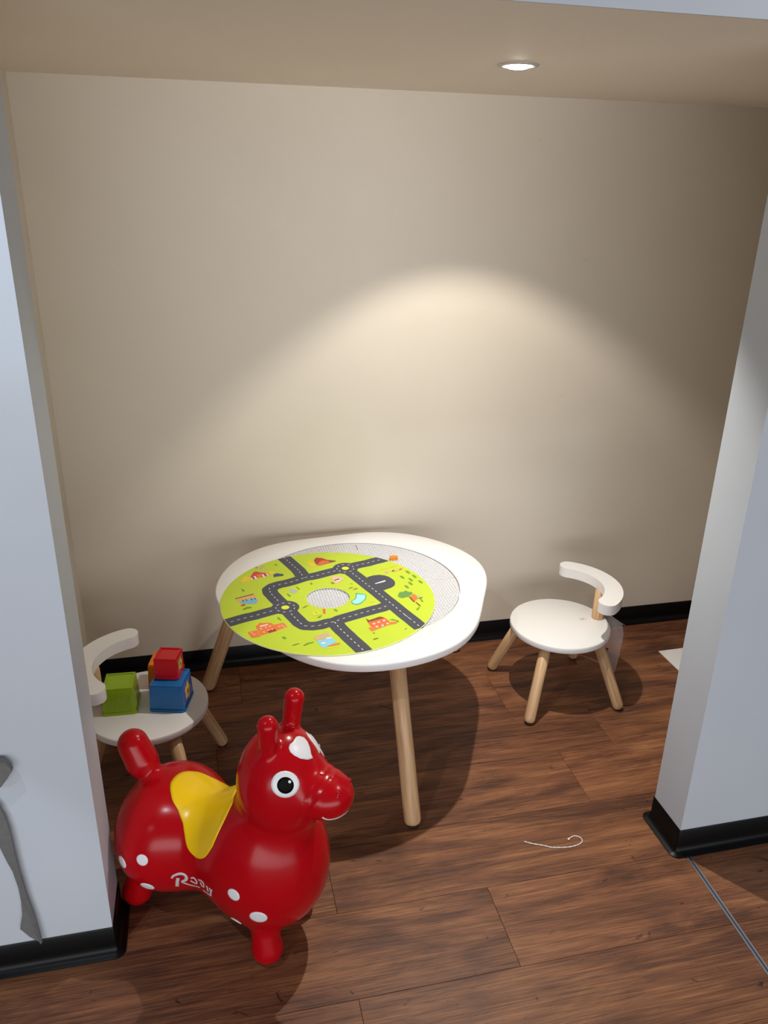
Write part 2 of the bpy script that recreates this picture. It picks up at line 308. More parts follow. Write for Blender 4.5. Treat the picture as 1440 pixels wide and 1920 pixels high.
# ------------------------------------------------------------------ play table
ZT = 0.5106
ART = json.loads('''{"roads":[[[-110.9,326.4],[-97.0,288.0],[-90.0,268.4],[-76.3,228.6],[-63.1,189.7],[-52.8,137.3]],[[-53.0,135.8],[-88.5,118.7],[-109.2,110.9],[-129.5,106.1],[-148.7,96.8],[-161.2,80.6],[-160.7,58.1],[-154.2,39.0],[-148.3,20.2],[-127.7,-35.4]],[[-52.8,136.7],[-28.1,140.1],[-9.0,145.6],[12.1,153.9],[29.5,159.8],[81.0,176.9]],[[81.0,176.9],[120.3,191.7],[138.2,196.4],[157.0,201.0],[178.3,210.1],[195.9,215.0],[218.2,224.5],[234.3,233.6]],[[81.0,176.9],[101.8,124.7],[115.5,86.0],[129.5,45.3],[143.5,7.1],[157.1,-35.6],[171.2,-75.8],[184.0,-115.9],[197.1,-155.0],[190.1,-134.9],[204.2,-173.7],[210.6,-194.4],[218.1,-214.7]],[[-127.7,-35.4],[-176.8,-51.5],[-196.9,-59.0],[-216.2,-66.5],[-237.0,-71.1],[-257.2,-78.3],[-277.2,-86.6],[-298.7,-94.4],[-320.0,-101.7]],[[-127.7,-35.4],[-111.4,-88.0],[-104.1,-107.9],[-97.6,-128.6],[-86.0,-146.4],[-65.8,-151.5],[-46.4,-150.5],[-25.8,-142.5],[-4.0,-139.5],[12.5,-129.2],[34.9,-121.2],[56.2,-114.1],[76.4,-106.7],[96.6,-100.4],[116.4,-93.9],[136.0,-88.7],[162.2,-75.4]],[[-5.9,-139.6],[0.9,-171.6],[7.1,-191.6],[13.9,-210.2],[20.2,-230.8],[27.2,-250.1],[34.5,-270.2],[41.0,-289.9],[50.2,-318.5]]],"cul":[[134.5,104.9],[156.2,113.5],[174.6,113.7],[189.8,107.2],[200.4,95.3],[208.0,78.3],[211.1,63.5],[208.6,46.3],[202.3,33.5],[190.2,23.7],[175.9,17.9],[166.7,12.8],[140.9,41.7]],"ra":[[81.0,176.9],[-127.7,-35.4]],"items":[["yellow",[[-239.9,153.3],[-227.8,179.4],[-215.1,170.9],[-212.8,145.2],[-236.7,139.5]]],["red",[[-211.1,170.2],[-199.6,201.5],[-191.2,206.1],[-181.1,198.0],[-155.1,186.9],[-152.4,171.2],[-189.3,160.1],[-208.5,150.3]]],["white",[[-212.0,167.4],[-207.4,166.5],[-203.2,150.8],[-208.5,150.3]]],["white",[[-200.9,174.3],[-196.1,176.4],[-190.9,157.4],[-196.5,152.5]]],["orange",[[-191.5,184.6],[-176.5,187.9],[-175.6,166.5],[-190.6,160.3]]],["white",[[-175.7,181.6],[-171.5,183.9],[-166.5,163.3],[-172.0,161.3]]],["white",[[-163.3,185.4],[-159.0,187.7],[-153.8,171.4],[-159.3,169.4]]],["yellow",[[-158.3,196.8],[-147.1,200.9],[-127.7,191.0],[-149.3,176.7]]],["navy",[[-141.3,175.2],[-128.4,183.4],[-130.8,159.5],[-142.4,157.2]]],["teal",[[-194.3,238.0],[-188.4,244.8],[-182.7,229.5],[-189.9,224.5]]],["pink",[[-181.6,226.1],[-166.7,242.3],[-161.7,236.6],[-177.1,214.3]]],["leaf",[[-243.0,97.6],[-236.7,96.4],[-232.3,84.3],[-237.7,79.8]]],["leaf",[[-131.7,248.6],[-122.8,240.5],[-123.7,231.1],[-131.1,240.4]]],["tan",[[-262.5,40.7],[-235.5,51.8],[-211.1,58.1],[-206.3,54.4],[-197.5,20.2],[-250.1,17.0],[-255.9,23.4]]],["brown",[[-263.6,43.6],[-209.4,63.3],[-208.6,57.6],[-261.3,39.9]]],["blue",[[-249.8,22.2],[-207.5,36.9],[-199.9,20.7],[-203.4,8.0],[-247.6,16.5]]],["blue",[[-250.1,17.0],[-200.9,7.5],[-211.3,1.6],[-243.2,7.7]]],["navy",[[-244.4,29.2],[-240.5,31.1],[-237.5,19.8],[-241.2,20.5]]],["navy",[[-234.9,31.6],[-231.0,33.6],[-228.0,22.3],[-231.7,23.0]]],["navy",[[-220.4,33.2],[-216.5,35.1],[-213.5,23.8],[-217.2,24.5]]],["navy",[[-210.8,35.6],[-206.9,37.6],[-203.9,26.2],[-207.6,26.9]]],["red",[[-251.1,-1.2],[-239.5,7.0],[-234.3,0.8],[-242.8,-6.7]]],["leaf",[[-246.2,-22.9],[-232.1,-12.7],[-218.7,-15.3],[-220.4,-21.4],[-232.7,-22.9],[-241.7,-28.8]]],["orange",[[-239.7,-150.5],[-214.8,-143.8],[-208.2,-179.4],[-231.4,-181.7]]],["orange",[[-216.9,-124.6],[-205.0,-107.8],[-175.5,-112.3],[-168.3,-124.5],[-163.3,-158.4],[-186.2,-165.5],[-207.9,-175.0]]],["orange",[[-168.3,-124.5],[-141.5,-118.9],[-133.4,-143.1],[-164.3,-155.9]]],["maroon",[[-187.5,-153.7],[-166.8,-146.1],[-164.5,-158.2],[-185.1,-165.7]]],["white",[[-206.2,-124.3],[-184.4,-117.8],[-182.4,-121.8],[-204.3,-129.4]]],["cream",[[-200.1,-157.1],[-196.9,-154.2],[-194.0,-158.2],[-197.5,-161.7]]],["cream",[[-206.8,-138.3],[-203.6,-135.4],[-200.6,-139.5],[-204.2,-143.0]]],["cream",[[-193.3,-131.5],[-190.1,-128.6],[-187.1,-132.7],[-190.7,-136.3]]],["cream",[[-181.8,-129.0],[-178.6,-126.1],[-175.6,-130.2],[-179.3,-133.8]]],["cream",[[-187.7,-149.0],[-184.5,-146.1],[-181.6,-150.2],[-185.2,-153.7]]],["cream",[[-177.5,-146.3],[-174.3,-143.5],[-171.3,-147.5],[-175.0,-151.0]]],["salmon",[[-234.7,-153.8],[-229.2,-149.1],[-224.4,-155.8],[-229.9,-160.4]]],["salmon",[[-228.5,-164.2],[-222.9,-159.5],[-218.2,-166.2],[-223.7,-170.8]]],["salmon",[[-160.5,-135.5],[-154.7,-130.7],[-150.0,-137.6],[-155.8,-142.3]]],["salmon",[[-151.9,-132.4],[-146.0,-127.6],[-141.4,-134.5],[-147.2,-139.3]]],["salmon",[[-146.8,-140.6],[-140.9,-135.8],[-136.3,-142.6],[-142.2,-147.3]]],["leaf",[[-154.7,-83.3],[-150.5,-89.1],[-145.2,-102.4],[-147.5,-106.8],[-154.8,-95.7]]],["leaf",[[-154.5,-192.2],[-147.9,-190.1],[-142.5,-199.0],[-146.0,-205.1],[-152.2,-198.3]]],["maroon",[[-6.9,251.3],[2.8,269.4],[20.3,262.8],[34.9,246.8],[50.3,227.5],[5.4,210.0],[-4.1,221.4]]],["rust",[[0.4,223.8],[17.9,246.6],[35.3,240.1],[43.4,228.8],[7.0,211.3]]],["brown",[[34.9,246.8],[61.5,235.2],[59.0,229.1],[41.5,225.8]]],["yellow",[[-30.7,242.6],[-17.9,253.3],[-12.8,229.5],[-4.1,211.8],[-19.0,205.0],[-27.7,222.7]]],["gold",[[-25.2,241.6],[-17.4,246.7],[-15.5,230.0],[-22.4,231.3]]],["navy",[[-128.7,180.4],[-112.0,172.7],[-111.9,160.5],[-130.8,159.5]]],["grey",[[-105.7,71.5],[-95.2,72.3],[-80.7,52.6],[-96.2,41.7],[-104.1,51.5]]],["leaf",[[-84.9,81.8],[-79.8,80.8],[-73.9,65.4],[-77.1,60.4]]],["leaf",[[-116.0,42.7],[-111.3,44.6],[-104.4,26.7],[-108.7,22.1]]],["leaf",[[-41.2,93.7],[-36.1,101.5],[-32.3,90.5],[-38.1,87.3]]],["olive",[[19.8,90.9],[26.7,92.5],[33.1,82.5],[25.7,78.1]]],["peach",[[24.4,119.7],[41.3,131.6],[50.9,123.7],[65.8,114.9],[57.4,98.5],[40.9,81.0],[32.3,85.6],[30.8,100.6]]],["brown",[[32.5,103.2],[47.6,112.3],[57.4,98.5],[43.4,95.2]]],["white",[[39.1,102.0],[54.5,105.0],[54.8,99.0],[40.7,95.7]]],["olive",[[66.5,44.4],[78.3,50.7],[81.7,47.2],[68.3,39.8]]],["olive",[[77.8,33.7],[90.2,42.7],[94.5,37.6],[81.1,30.2]]],["leaf",[[76.0,74.3],[81.0,71.9],[85.4,66.7],[77.8,69.6]]],["leafb",[[80.1,10.8],[87.7,9.4],[105.6,0.4],[109.8,-11.5],[103.0,-32.0],[85.9,-52.8],[71.5,-60.6],[60.6,-50.6],[58.1,-36.8],[72.2,-23.4],[79.5,-5.7]]],["aqua",[[83.8,3.1],[103.6,-3.4],[106.1,-13.5],[99.2,-31.3],[85.6,-47.4],[72.7,-54.2],[64.8,-48.7],[61.2,-37.4],[74.2,-26.5],[81.0,-11.5]]],["gold",[[109.1,-46.6],[120.1,-43.3],[126.5,-49.9],[114.2,-52.9]]],["olive",[[-81.1,-46.9],[-71.8,-38.3],[-61.5,-36.3],[-71.4,-44.9],[-79.6,-49.8]]],["leaf",[[1.5,-73.1],[9.8,-72.1],[13.2,-81.8],[9.7,-87.5],[5.9,-80.4]]],["rust",[[-26.5,-63.8],[-19.2,-65.3],[-22.8,-92.6],[-28.9,-91.4]]],["gold",[[-64.4,-75.7],[-39.3,-65.3],[-33.3,-91.8],[-56.6,-99.8]]],["lime",[[-58.7,-79.3],[-41.4,-71.2],[-37.7,-88.4],[-54.6,-94.0]]],["leaf",[[-51.6,-82.0],[-44.7,-77.0],[-44.6,-84.6]]],["leaf",[[-50.8,-110.8],[-42.3,-102.6],[-32.6,-95.7],[-39.8,-110.5]]],["tan",[[-73.4,-210.3],[-66.5,-202.6],[-31.6,-191.0],[-23.4,-213.2],[-67.4,-224.9]]],["sky",[[-67.7,-227.1],[-27.5,-217.0],[-17.5,-241.3],[-29.4,-250.0],[-54.2,-268.0],[-60.2,-254.9]]],["grey",[[-64.8,-207.4],[-35.0,-197.3],[-30.7,-207.3],[-59.0,-215.3]]],["pink",[[-53.4,-225.4],[-44.7,-221.5],[-45.8,-229.1],[-51.4,-234.7]]],["orange",[[-45.7,-257.8],[-11.4,-246.9],[-9.1,-254.0],[-31.8,-264.8]]],["white",[[-58.0,-240.0],[-47.2,-237.7],[-45.9,-244.6],[-56.4,-244.8]]],["white",[[-41.9,-218.7],[-26.0,-215.0],[-25.6,-219.6],[-39.2,-223.7]]],["leaf",[[-104.6,-244.1],[-92.9,-233.2],[-75.2,-231.2],[-75.8,-235.5],[-91.5,-240.1],[-101.5,-246.8]]],["lime",[[-48.9,-263.7],[-10.2,-260.4],[-20.6,-267.0],[-44.3,-271.0]]],["olive",[[-132.3,-236.5],[-113.2,-230.3],[-112.5,-233.8],[-129.3,-240.3]]],["gold",[[181.9,148.3],[248.7,172.4],[247.2,166.3],[183.6,143.3]]],["pink",[[194.8,130.3],[204.2,134.7],[206.8,121.8],[196.1,117.6]]],["tan",[[215.6,129.4],[254.0,147.4],[254.4,137.8],[218.3,122.7]]],["rust",[[242.2,140.1],[254.0,147.4],[253.1,138.1],[244.1,130.3]]],["brown",[[217.7,132.2],[226.6,139.9],[227.1,130.4],[219.0,125.7]]],["leaf",[[259.3,125.9],[267.4,124.4],[271.3,106.6],[266.2,103.5],[261.3,111.5]]],["leaf",[[234.0,95.2],[242.0,93.7],[246.0,76.3],[241.1,73.3],[236.1,81.1]]],["leaf",[[271.6,94.2],[279.6,92.7],[283.3,75.2],[278.4,72.2],[273.5,80.1]]],["leaf",[[255.3,74.5],[263.2,73.0],[267.1,55.8],[262.2,52.9],[257.3,60.7]]],["leaf",[[280.6,54.7],[288.6,53.2],[292.2,36.3],[287.3,33.4],[282.5,41.1]]],["leaf",[[248.4,50.5],[256.3,49.0],[260.1,32.1],[255.3,29.2],[250.4,36.9]]],["leaf",[[232.0,31.6],[239.8,30.1],[243.7,13.5],[238.9,10.7],[234.1,18.2]]],["tree",[[199.0,-25.8],[208.6,-8.1],[220.8,-7.6],[228.0,-0.6],[234.9,-10.3],[245.7,-15.2],[240.9,-28.2],[226.1,-39.2],[207.7,-43.9],[198.9,-36.7]]],["orange",[[230.5,-42.8],[246.2,-23.7],[252.8,-38.8],[251.2,-54.9],[237.6,-71.2]]],["brown",[[227.4,-39.4],[232.4,-40.4],[238.2,-74.0],[233.2,-73.1]]],["grey",[[250.7,-46.6],[260.6,-34.8],[260.9,-48.6],[252.4,-55.2]]],["brown",[[252.4,-55.2],[266.3,-48.2],[266.1,-53.7],[254.3,-58.2]]],["brown",[[238.7,-76.8],[241.9,-74.7],[248.6,-98.5],[244.2,-100.3]]],["leaf",[[256.8,-58.7],[260.6,-59.4],[262.6,-76.0],[256.9,-77.6]]],["leaf",[[229.3,-117.0],[240.7,-103.6],[244.3,-106.9],[233.6,-120.4]]],["orange",[[77.1,-188.7],[86.9,-188.3],[143.8,-170.5],[161.0,-171.4],[158.7,-180.7],[137.0,-183.7],[82.6,-208.6]]],["rust",[[82.1,-158.6],[87.6,-149.9],[122.8,-136.9],[132.5,-143.8],[141.3,-165.2],[137.5,-181.4],[95.3,-194.6],[86.9,-188.3]]],["brown",[[81.2,-138.8],[87.6,-149.9],[120.3,-136.5],[129.4,-140.7],[130.8,-145.9],[82.8,-161.1]]],["leaf",[[142.9,-158.2],[152.4,-155.1],[166.9,-167.7],[166.4,-174.9],[160.4,-173.7],[158.5,-166.1]]],["cream",[[92.8,-170.3],[99.1,-165.5],[102.0,-172.1],[95.6,-176.2]]],["cream",[[107.0,-164.6],[113.3,-159.8],[116.2,-166.4],[109.7,-170.5]]],["cream",[[123.0,-159.2],[129.5,-154.3],[132.3,-161.0],[125.8,-165.1]]],["cream",[[129.1,-176.2],[135.5,-171.4],[138.3,-177.9],[131.8,-182.0]]],["cream",[[97.2,-186.7],[103.5,-182.0],[106.4,-188.5],[100.0,-192.5]]],["grey",[[116.3,-177.3],[122.2,-178.4],[120.7,-190.1],[114.4,-191.2]]],["olive",[[77.9,-247.7],[85.9,-243.6],[94.2,-244.1],[92.1,-248.2],[79.3,-252.4]]],["leaf",[[83.5,-215.7],[88.6,-214.4],[89.7,-220.4],[84.9,-220.6]]],["leaf",[[171.4,-214.2],[178.7,-209.7],[179.3,-212.2],[173.2,-216.9]]],["white",[[148.7,59.1],[162.3,65.3],[181.8,73.4],[186.4,72.6],[180.6,64.8],[162.3,59.4],[150.7,55.8]]]],"coef":[0.40558,0.00131,-0.00287,-0.0004,0.00211,-0.00491,0.0238,0.00434,0.00334]}''')
RX, RY, RR = 0.405, 2.0576, 0.3058
def rad(t, c=ART['coef']):
    r = c[0]; i = 1
    for k in (1, 2, 3, 6): r += c[i]*math.cos(k*t)+c[i+1]*math.sin(k*t); i += 2
    return r
tb = thing('activity_table', 'white rounded play table on beech legs under the street map board', 'table', (RX, RY, 0))
TH = .024; ZR = -.012
n = 144; V = []; Fc = []
rings = []
for (ro, z) in ((-.004, -TH), (-.0015, -TH+.002), (0, -TH+.005), (0, -.005), (-.0015, -.0015), (-.005, 0)):
    rings.append([((rad(2*PI*i/n)+ro), z) for i in range(n)])
for (r, z) in ((RR+.0015, 0), (RR, -.0012), (RR, ZR)): rings.append([(r, z)]*n)
for rg in rings: V += [(rg[i][0]*math.cos(2*PI*i/n), rg[i][0]*math.sin(2*PI*i/n), ZT+rg[i][1]) for i in range(n)]
for a in range(len(rings)-1):
    for i in range(n):
        j = (i+1) % n; Fc.append((a*n+i, a*n+j, (a+1)*n+j, (a+1)*n+i))
c0 = len(V); V.append((0, 0, ZT-TH)); c1 = len(V); V.append((0, 0, ZT+ZR))
for i in range(n):
    j = (i+1) % n; Fc.append((c0, j, i)); a = (len(rings)-1)*n; Fc.append((c1, a+i, a+j))
o = obj('tabletop', V, Fc, M_white, tb, smooth=True)
try: o.data.set_sharp_from_angle(angle=math.radians(50))
except Exception: pass
M_peg = mat('white_plastic', (.76, .76, .78), .3, spec=.5, noise=.01)
V, Fc = lathe([(0, ZT+ZR+.0005), (RR-.0025, ZT+ZR+.0005), (RR-.0025, ZT-.0035), (RR-.0032, ZT-.003), (0, ZT-.003)], 96)
pg = obj('peg_plate', V, Fc, mat('plate_plastic_shaded', (.60, .59, .61), .4, noise=.02), tb)  # shade between the studs is put into the darker plate colour
sv = []; sf = []
DX, DY, DR = 0.3076-RX, 1.9902-RY, .3058
def stud(x, y):
    b = len(sv); k = 7
    for r, z in ((.0031, ZT-.0030), (.0031, ZT-.0013), (.0027, ZT-.0010)):
        sv.extend([(x+r*math.cos(2*PI*i/k), y+r*math.sin(2*PI*i/k), z) for i in range(k)])
    for a in (0, k):
        for i in range(k): sf.append((b+a+i, b+a+(i+1) % k, b+a+k+(i+1) % k, b+a+k+i))
    sf.append(tuple(b+2*k+i for i in range(k)))
ca, sa = math.cos(.02), math.sin(.02); pit = .0084
for i in range(-37, 38):
    for j in range(-37, 38):
        x, y = (i*ca-j*sa)*pit, (i*sa+j*ca)*pit
        if math.hypot(x, y) > RR-.008: continue
        d = math.hypot(x-DX, y-DY)
        if .075 < d < DR-.03: continue
        if abs(j) == 0 and i > 0 or (i == 5 and j > 28): continue
        stud(x, y)
so = obj('stud', sv, sf, M_peg, pg); so['kind'] = 'stuff'
M_seam = mat('seam_grey', (.30, .29, .28), .6, noise=.1); M_slot = mat('slot_brown', (.35, .2, .12), .6, noise=.1)
def flatbar(name, a, b, w, z, h, m, par):
    a, b = Vector(a), Vector(b); d = (b-a).normalized(); n_ = Vector((-d.y, d.x))*w/2
    bm = bmesh.new(); prism(bm, [a-n_, b-n_, b+n_, a+n_], z, z+h); return bobj(name, bm, m, par)
flatbar('seam', (.235, -.001), (.301, -.001), .0022, ZT-.0030, .0006, M_seam, pg)
flatbar('slot', (.049, .250), (.051, .288), .004, ZT-.0030, .0010, M_slot, pg)
cx_, cy_ = .010, .045
def leg(parent, foot, topv, r0, r1, name='leg'):
    """round dowel from foot to top with a rounded lower end"""
    a, b = Vector(foot), Vector(topv); h = (b-a).length
    prof = [(0, .0), (r0*.55, .0006), (r0*.82, .004), (r0*.96, .010), (r0, .018), ((r0+r1)/2, h*.5), (r1, h-.0005), (0, h)]
    V, Fc = lathe(prof, 28)
    o = obj(name, V, Fc, M_beech, parent, smooth=True); o.location = a; o.rotation_euler = (b-a).to_track_quat('Z', 'Y').to_euler()
    V, Fc = lathe([(0, .0003), (r0*.62, .0003), (r0*.66, .0025), (r0*.66, .006), (0, .006)], 20)
    p = obj('foot_pad', V, Fc, M_pad, o); p.location = (0, 0, -.0045); return o
C = Vector((.415-RX, 2.10-RY, 0))
for fx, fy in ((.474, 1.603), (-.058, 2.36), (.856, 2.435)):
    f = Vector((fx-RX, fy-RY, 0)); u = (C-f).normalized()
    leg(tb, (f.x, f.y, .0052), (f.x+u.x*.178, f.y+u.y*.178, ZT-TH+.004), .0235, .0225)

# ------------------------------------------------------------------ street map board lying on the table
bd = thing('street_map_board', 'round green street map board with a centre hole lying off-centre on the white table', 'board', (0.3076, 1.9902, ZT))
M_green = mat('map_green', (.53, .66, .035), .42, spec=.35, noise=.05, nscale=9)
M_rim = mat('board_edge', (.75, .80, .45), .5, noise=.03)
BT = .0032; HR = .0622
HX, HY = -.0013, -.0010
n = 128; V = []; Fc = []; mi = []
prof = [(DR-.0006, 0), (DR, .0006), (DR, BT-.0004), (DR-.0008, BT)]
for r, z in prof: V += [(r*math.cos(2*PI*i/n), r*math.sin(2*PI*i/n), z) for i in range(n)]
for r, z in ((HR, BT), (HR, 0)): V += [(HX+r*math.cos(2*PI*i/n), HY+r*math.sin(2*PI*i/n), z) for i in range(n)]
for a in range(6):
    b_ = (a+1) % 6
    for i in range(n):
        j = (i+1) % n; Fc.append((a*n+i, a*n+j, b_*n+j, b_*n+i)); mi.append(0 if a == 3 else 1)
bo = obj('board', V, Fc, [M_green, M_rim], bd, loc=(0, 0, .0002), mi=mi)
PN = dict(leaf='bush', tree='tree_crown', leafb='pond_edge', aqua='pond')
PAL = dict(road=(.062, .066, .085), dash=(.75, .75, .70), yellow=(.85, .62, .03), gold=(.72, .60, .03), red=(.62, .06, .06), white=(.85, .83, .78), orange=(.80, .20, .05),
           navy=(.05, .09, .16), teal=(.15, .45, .45), pink=(.72, .35, .35), leaf=(.16, .33, .02), olive=(.20, .24, .03), tan=(.72, .45, .16), brown=(.20, .07, .02),
           blue=(.18, .48, .66), sky=(.25, .62, .80), aqua=(.38, .78, .85), leafb=(.10, .42, .22), cream=(.85, .62, .50), salmon=(.85, .33, .22), maroon=(.42, .04, .03),
           rust=(.72, .15, .05), grey=(.42, .47, .42), peach=(.78, .50, .36), lime=(.55, .75, .05), tree=(.13, .30, .07), island=(.72, .76, .05))
PM = {k: mat('print_'+k, v, .45, spec=.3, noise=.03, nscale=20) for k, v in PAL.items()}
def clip(poly, R=DR-.0012, n=120):
    """Sutherland-Hodgman against the round edge of the board"""
    for i in range(n):
        t = 2*PI*(i+.5)/n; nx, ny = math.cos(t), math.sin(t); out = []
        if not poly: return []
        for k in range(len(poly)):
            a, b = poly[k-1], poly[k]; da, db = a[0]*nx+a[1]*ny-R, b[0]*nx+b[1]*ny-R
            if (da < 0) != (db < 0): s = da/(da-db); out.append((a[0]+(b[0]-a[0])*s, a[1]+(b[1]-a[1])*s))
            if db < 0: out.append(b)
        poly = out
    return poly
def decal(name, polys, key, layer, parent, docl=True):
    z = BT+.0002+.00012*layer; V = []; Fc = []
    for p in polys:
        p = [tuple(q) for q in p]
        if docl and max(math.hypot(*q) for q in p) > DR-.0015: p = clip(p)
        if len(p) < 3: continue
        ar = sum(p[i-1][0]*p[i][1]-p[i][0]*p[i-1][1] for i in range(len(p)))
        if ar < 0: p = p[::-1]
        b = len(V); V += [(x, y, z) for x, y in p]; Fc.append(tuple(range(b, len(V))))
    if Fc: return obj(name, V, Fc, PM[key], parent)
def disc(x, y, r, n=40): return [(x+r*math.cos(2*PI*i/n), y+r*math.sin(2*PI*i/n)) for i in range(n)]
mm = lambda L: [(x/1000, y/1000) for x, y in L]
hw = .0224; rp = []; dp = []
roads = [mm(r) for r in ART['roads']]
RA = mm(ART['ra'])
for r in roads:
    for a, b in zip(r, r[1:]):
        d = Vector(b)-Vector(a)
        if d.length < 1e-5: continue
        d.normalize(); nn = Vector((-d.y, d.x))*hw
        rp.append([Vector(a)-nn, Vector(b)-nn, Vector(b)+nn, Vector(a)+nn])
for ri, r in enumerate(roads):
    for i, p in enumerate(r):
        if i in (0, len(r)-1): continue
        rp.append(disc(p[0], p[1], hw*.999, 24))
for p in RA: rp.append(disc(p[0], p[1], .039, 40))
rp.append(mm(ART['cul']))
for i in range(len(rp)): pass
rd = bpy.data.objects.new('road_print', None); COL.objects.link(rd); rd.parent = bd
# overlapping quads in one plane: keep each a hair apart in height
V = []; Fc = []
for q, p in enumerate(rp):
    p = [tuple(x) for x in p]
    if max(math.hypot(*x) for x in p) > DR-.0015: p = clip(p)
    if len(p) < 3: continue
    ar = sum(p[i-1][0]*p[i][1]-p[i][0]*p[i-1][1] for i in range(len(p)))
    if ar < 0: p = p[::-1]
    b = len(V); V += [(x, y, BT+.00022+.0000009*q) for x, y in p]; Fc.append(tuple(range(b, len(V))))
bpy.data.objects.remove(rd)
obj('road_print', V, Fc, PM['road'], bd)
def dashes(P, step=.019, ln=.0085, w=.0022, skip=()):
    out = []; pos = .006; P = [Vector(p) for p in P]; acc = 0
    for a, b in zip(P, P[1:]):
        L = (b-a).length
        while pos+ln/2 < acc+L:
            if pos-ln/2 >= acc or True:
                c = a+(b-a)*((pos-acc)/L); d = (b-a).normalized(); nn = Vector((-d.y, d.x))*w/2
                if all((c-Vector(s)).length > .034 for s in RA): out.append([c-d*ln/2-nn, c+d*ln/2-nn, c+d*ln/2+nn, c-d*ln/2+nn])
            pos += step
        acc += L
    return out
for r in roads: dp += dashes(r)
for cx, cy in RA:
    for i in range(9):
        t = 2*PI*i/9+.3; c = Vector((cx+.026*math.cos(t), cy+.026*math.sin(t))); d = Vector((-math.sin(t), math.cos(t))); nn = Vector((math.cos(t), math.sin(t)))*.0011
        dp.append([c-d*.004-nn, c+d*.004-nn, c+d*.004+nn, c-d*.004+nn])
decal('dash_print', dp, 'dash', 2, bd)
decal('island_print', [disc(x, y, .0112) for x, y in RA], 'island', 2, bd)
order = {}
for i, (k, p) in enumerate(ART['items']): order.setdefault(k, []).append((i, mm(p)))
for k, L in order.items():
    V = []; Fc = []
    for i, p in L:
        if max(math.hypot(*x) for x in p) > DR-.0015: p = clip(p)
        if len(p) < 3: continue
        ar = sum(p[a-1][0]*p[a][1]-p[a][0]*p[a-1][1] for a in range(len(p)))
        if ar < 0: p = p[::-1]
        b = len(V); V += [(x, y, BT+.00040+.000004*i) for x, y in p]; Fc.append(tuple(range(b, len(V))))
    if Fc: obj(PN.get(k, k)+'_print', V, Fc, PM[k], bd)

# small orange brick on the peg plate
M_or = mat('orange_plastic', (.85, .28, .015), .3, spec=.5, noise=.02)
ob = thing('toy_brick', 'tiny orange toy brick at the far edge of the street map board', 'toy', (.5535, 2.2120, ZT-.0008), -.1)
boxobj('body', (-.0125, .0125, -.008, .008, 0, .0095), M_or, ob, bevel=.0008)
for sx in (-.006, .006):
    V, Fc = lathe([(.0026, .0094), (.0026, .0108), (.0022, .0111), (0, .0111)], 12); obj('stud', V, Fc, M_or, ob, loc=(sx, 0, 0))

# ------------------------------------------------------------------ children's chairs
ZS = .265
def chair(label, loc, rz):
    t = thing('toddler_chair', label, 'chair', loc, rz, 'matching child chairs either side of the play table')
    V, Fc = lathe([(0, ZS-.022), (.163, ZS-.022), (.1655, ZS-.0195), (.1662, ZS-.017), (.1662, ZS-.0045), (.1652, ZS-.0015), (.163, ZS), (0, ZS)], 96)
    o = obj('seat', V, Fc, M_white, t, smooth=True)
    try: o.data.set_sharp_from_angle(angle=math.radians(40))
    except Exception: pass
    for k in range(4):
        a = PI/4+k*PI/2; c, s = math.cos(a), math.sin(a)
        leg(t, (c*.232, s*.232, .005), (c*.128, s*.128, ZS-.020), .0185, .018)
    # post
    zb = .372
    V, Fc = lathe([(0, ZS-.001), (.0205, ZS-.0005), (.0208, ZS+.002), (.019, zb), (0, zb)], 28); obj('post', V, Fc, M_beech, t, loc=(.141, 0, 0), smooth=True)
    # curved backrest
    ri, ro, hwid, z0, z1 = .130, .189, math.radians(58), .371, .405
    rm, hw_ = (ri+ro)/2, (ro-ri)/2; out = []
    N = 40
    for i in range(N+1): a = -hwid+2*hwid*i/N; out.append((ro*math.cos(a), ro*math.sin(a)))
    for i in range(1, 12): b = PI*i/12; a = hwid; cxx, cyy = rm*math.cos(a), rm*math.sin(a); out.append((cxx+hw_*math.cos(a+b), cyy+hw_*math.sin(a+b)))
    for i in range(N+1): a = hwid-2*hwid*i/N; out.append((ri*math.cos(a), ri*math.sin(a)))
    for i in range(1, 12): b = PI+PI*i/12; a = -hwid; cxx, cyy = rm*math.cos(a), rm*math.sin(a); out.append((cxx+hw_*math.cos(a+b), cyy+hw_*math.sin(a+b)))
    bm = bmesh.new(); prism(bm, [(x, y) for x, y in out], z0, z1)
    bobj('backrest', bm, M_white, t, bevel=.002, seg=2, ang=50, smooth=True)
    return t
chR = chair('white round-seated child chair on beech legs standing free right of the table', (1.115, 2.128, 0), math.radians(2))
chL = chair('white round-seated child chair behind the red horse carrying coloured blocks', (-.2145, 1.932, 0), math.radians(166))
M_ink = mat('grey_ink', (.28, .27, .27), .6, noise=.05)
# small printed mark on the right chair's seat
bm = bmesh.new()
def bar(bm, x0, y0, x1, y1, w, z):
    a, b = Vector((x0, y0)), Vector((x1, y1)); d = (b-a).normalized(); n_ = Vector((-d.y, d.x))*w/2; prism(bm, [a-n_, b-n_, b+n_, a+n_], z, z+.0002)
for s in ((.078, .012, .078, -.004), (.078, -.004, .082, -.004), (.084, .006, .092, .006), (.084, .001, .092, .001), (.0865, .009, .0865, -.003), (.0965, .004, .0965, -.004)): bar(bm, *s, .0016, ZS+.0001)
bobj('printed_mark', bm, M_ink, chR)

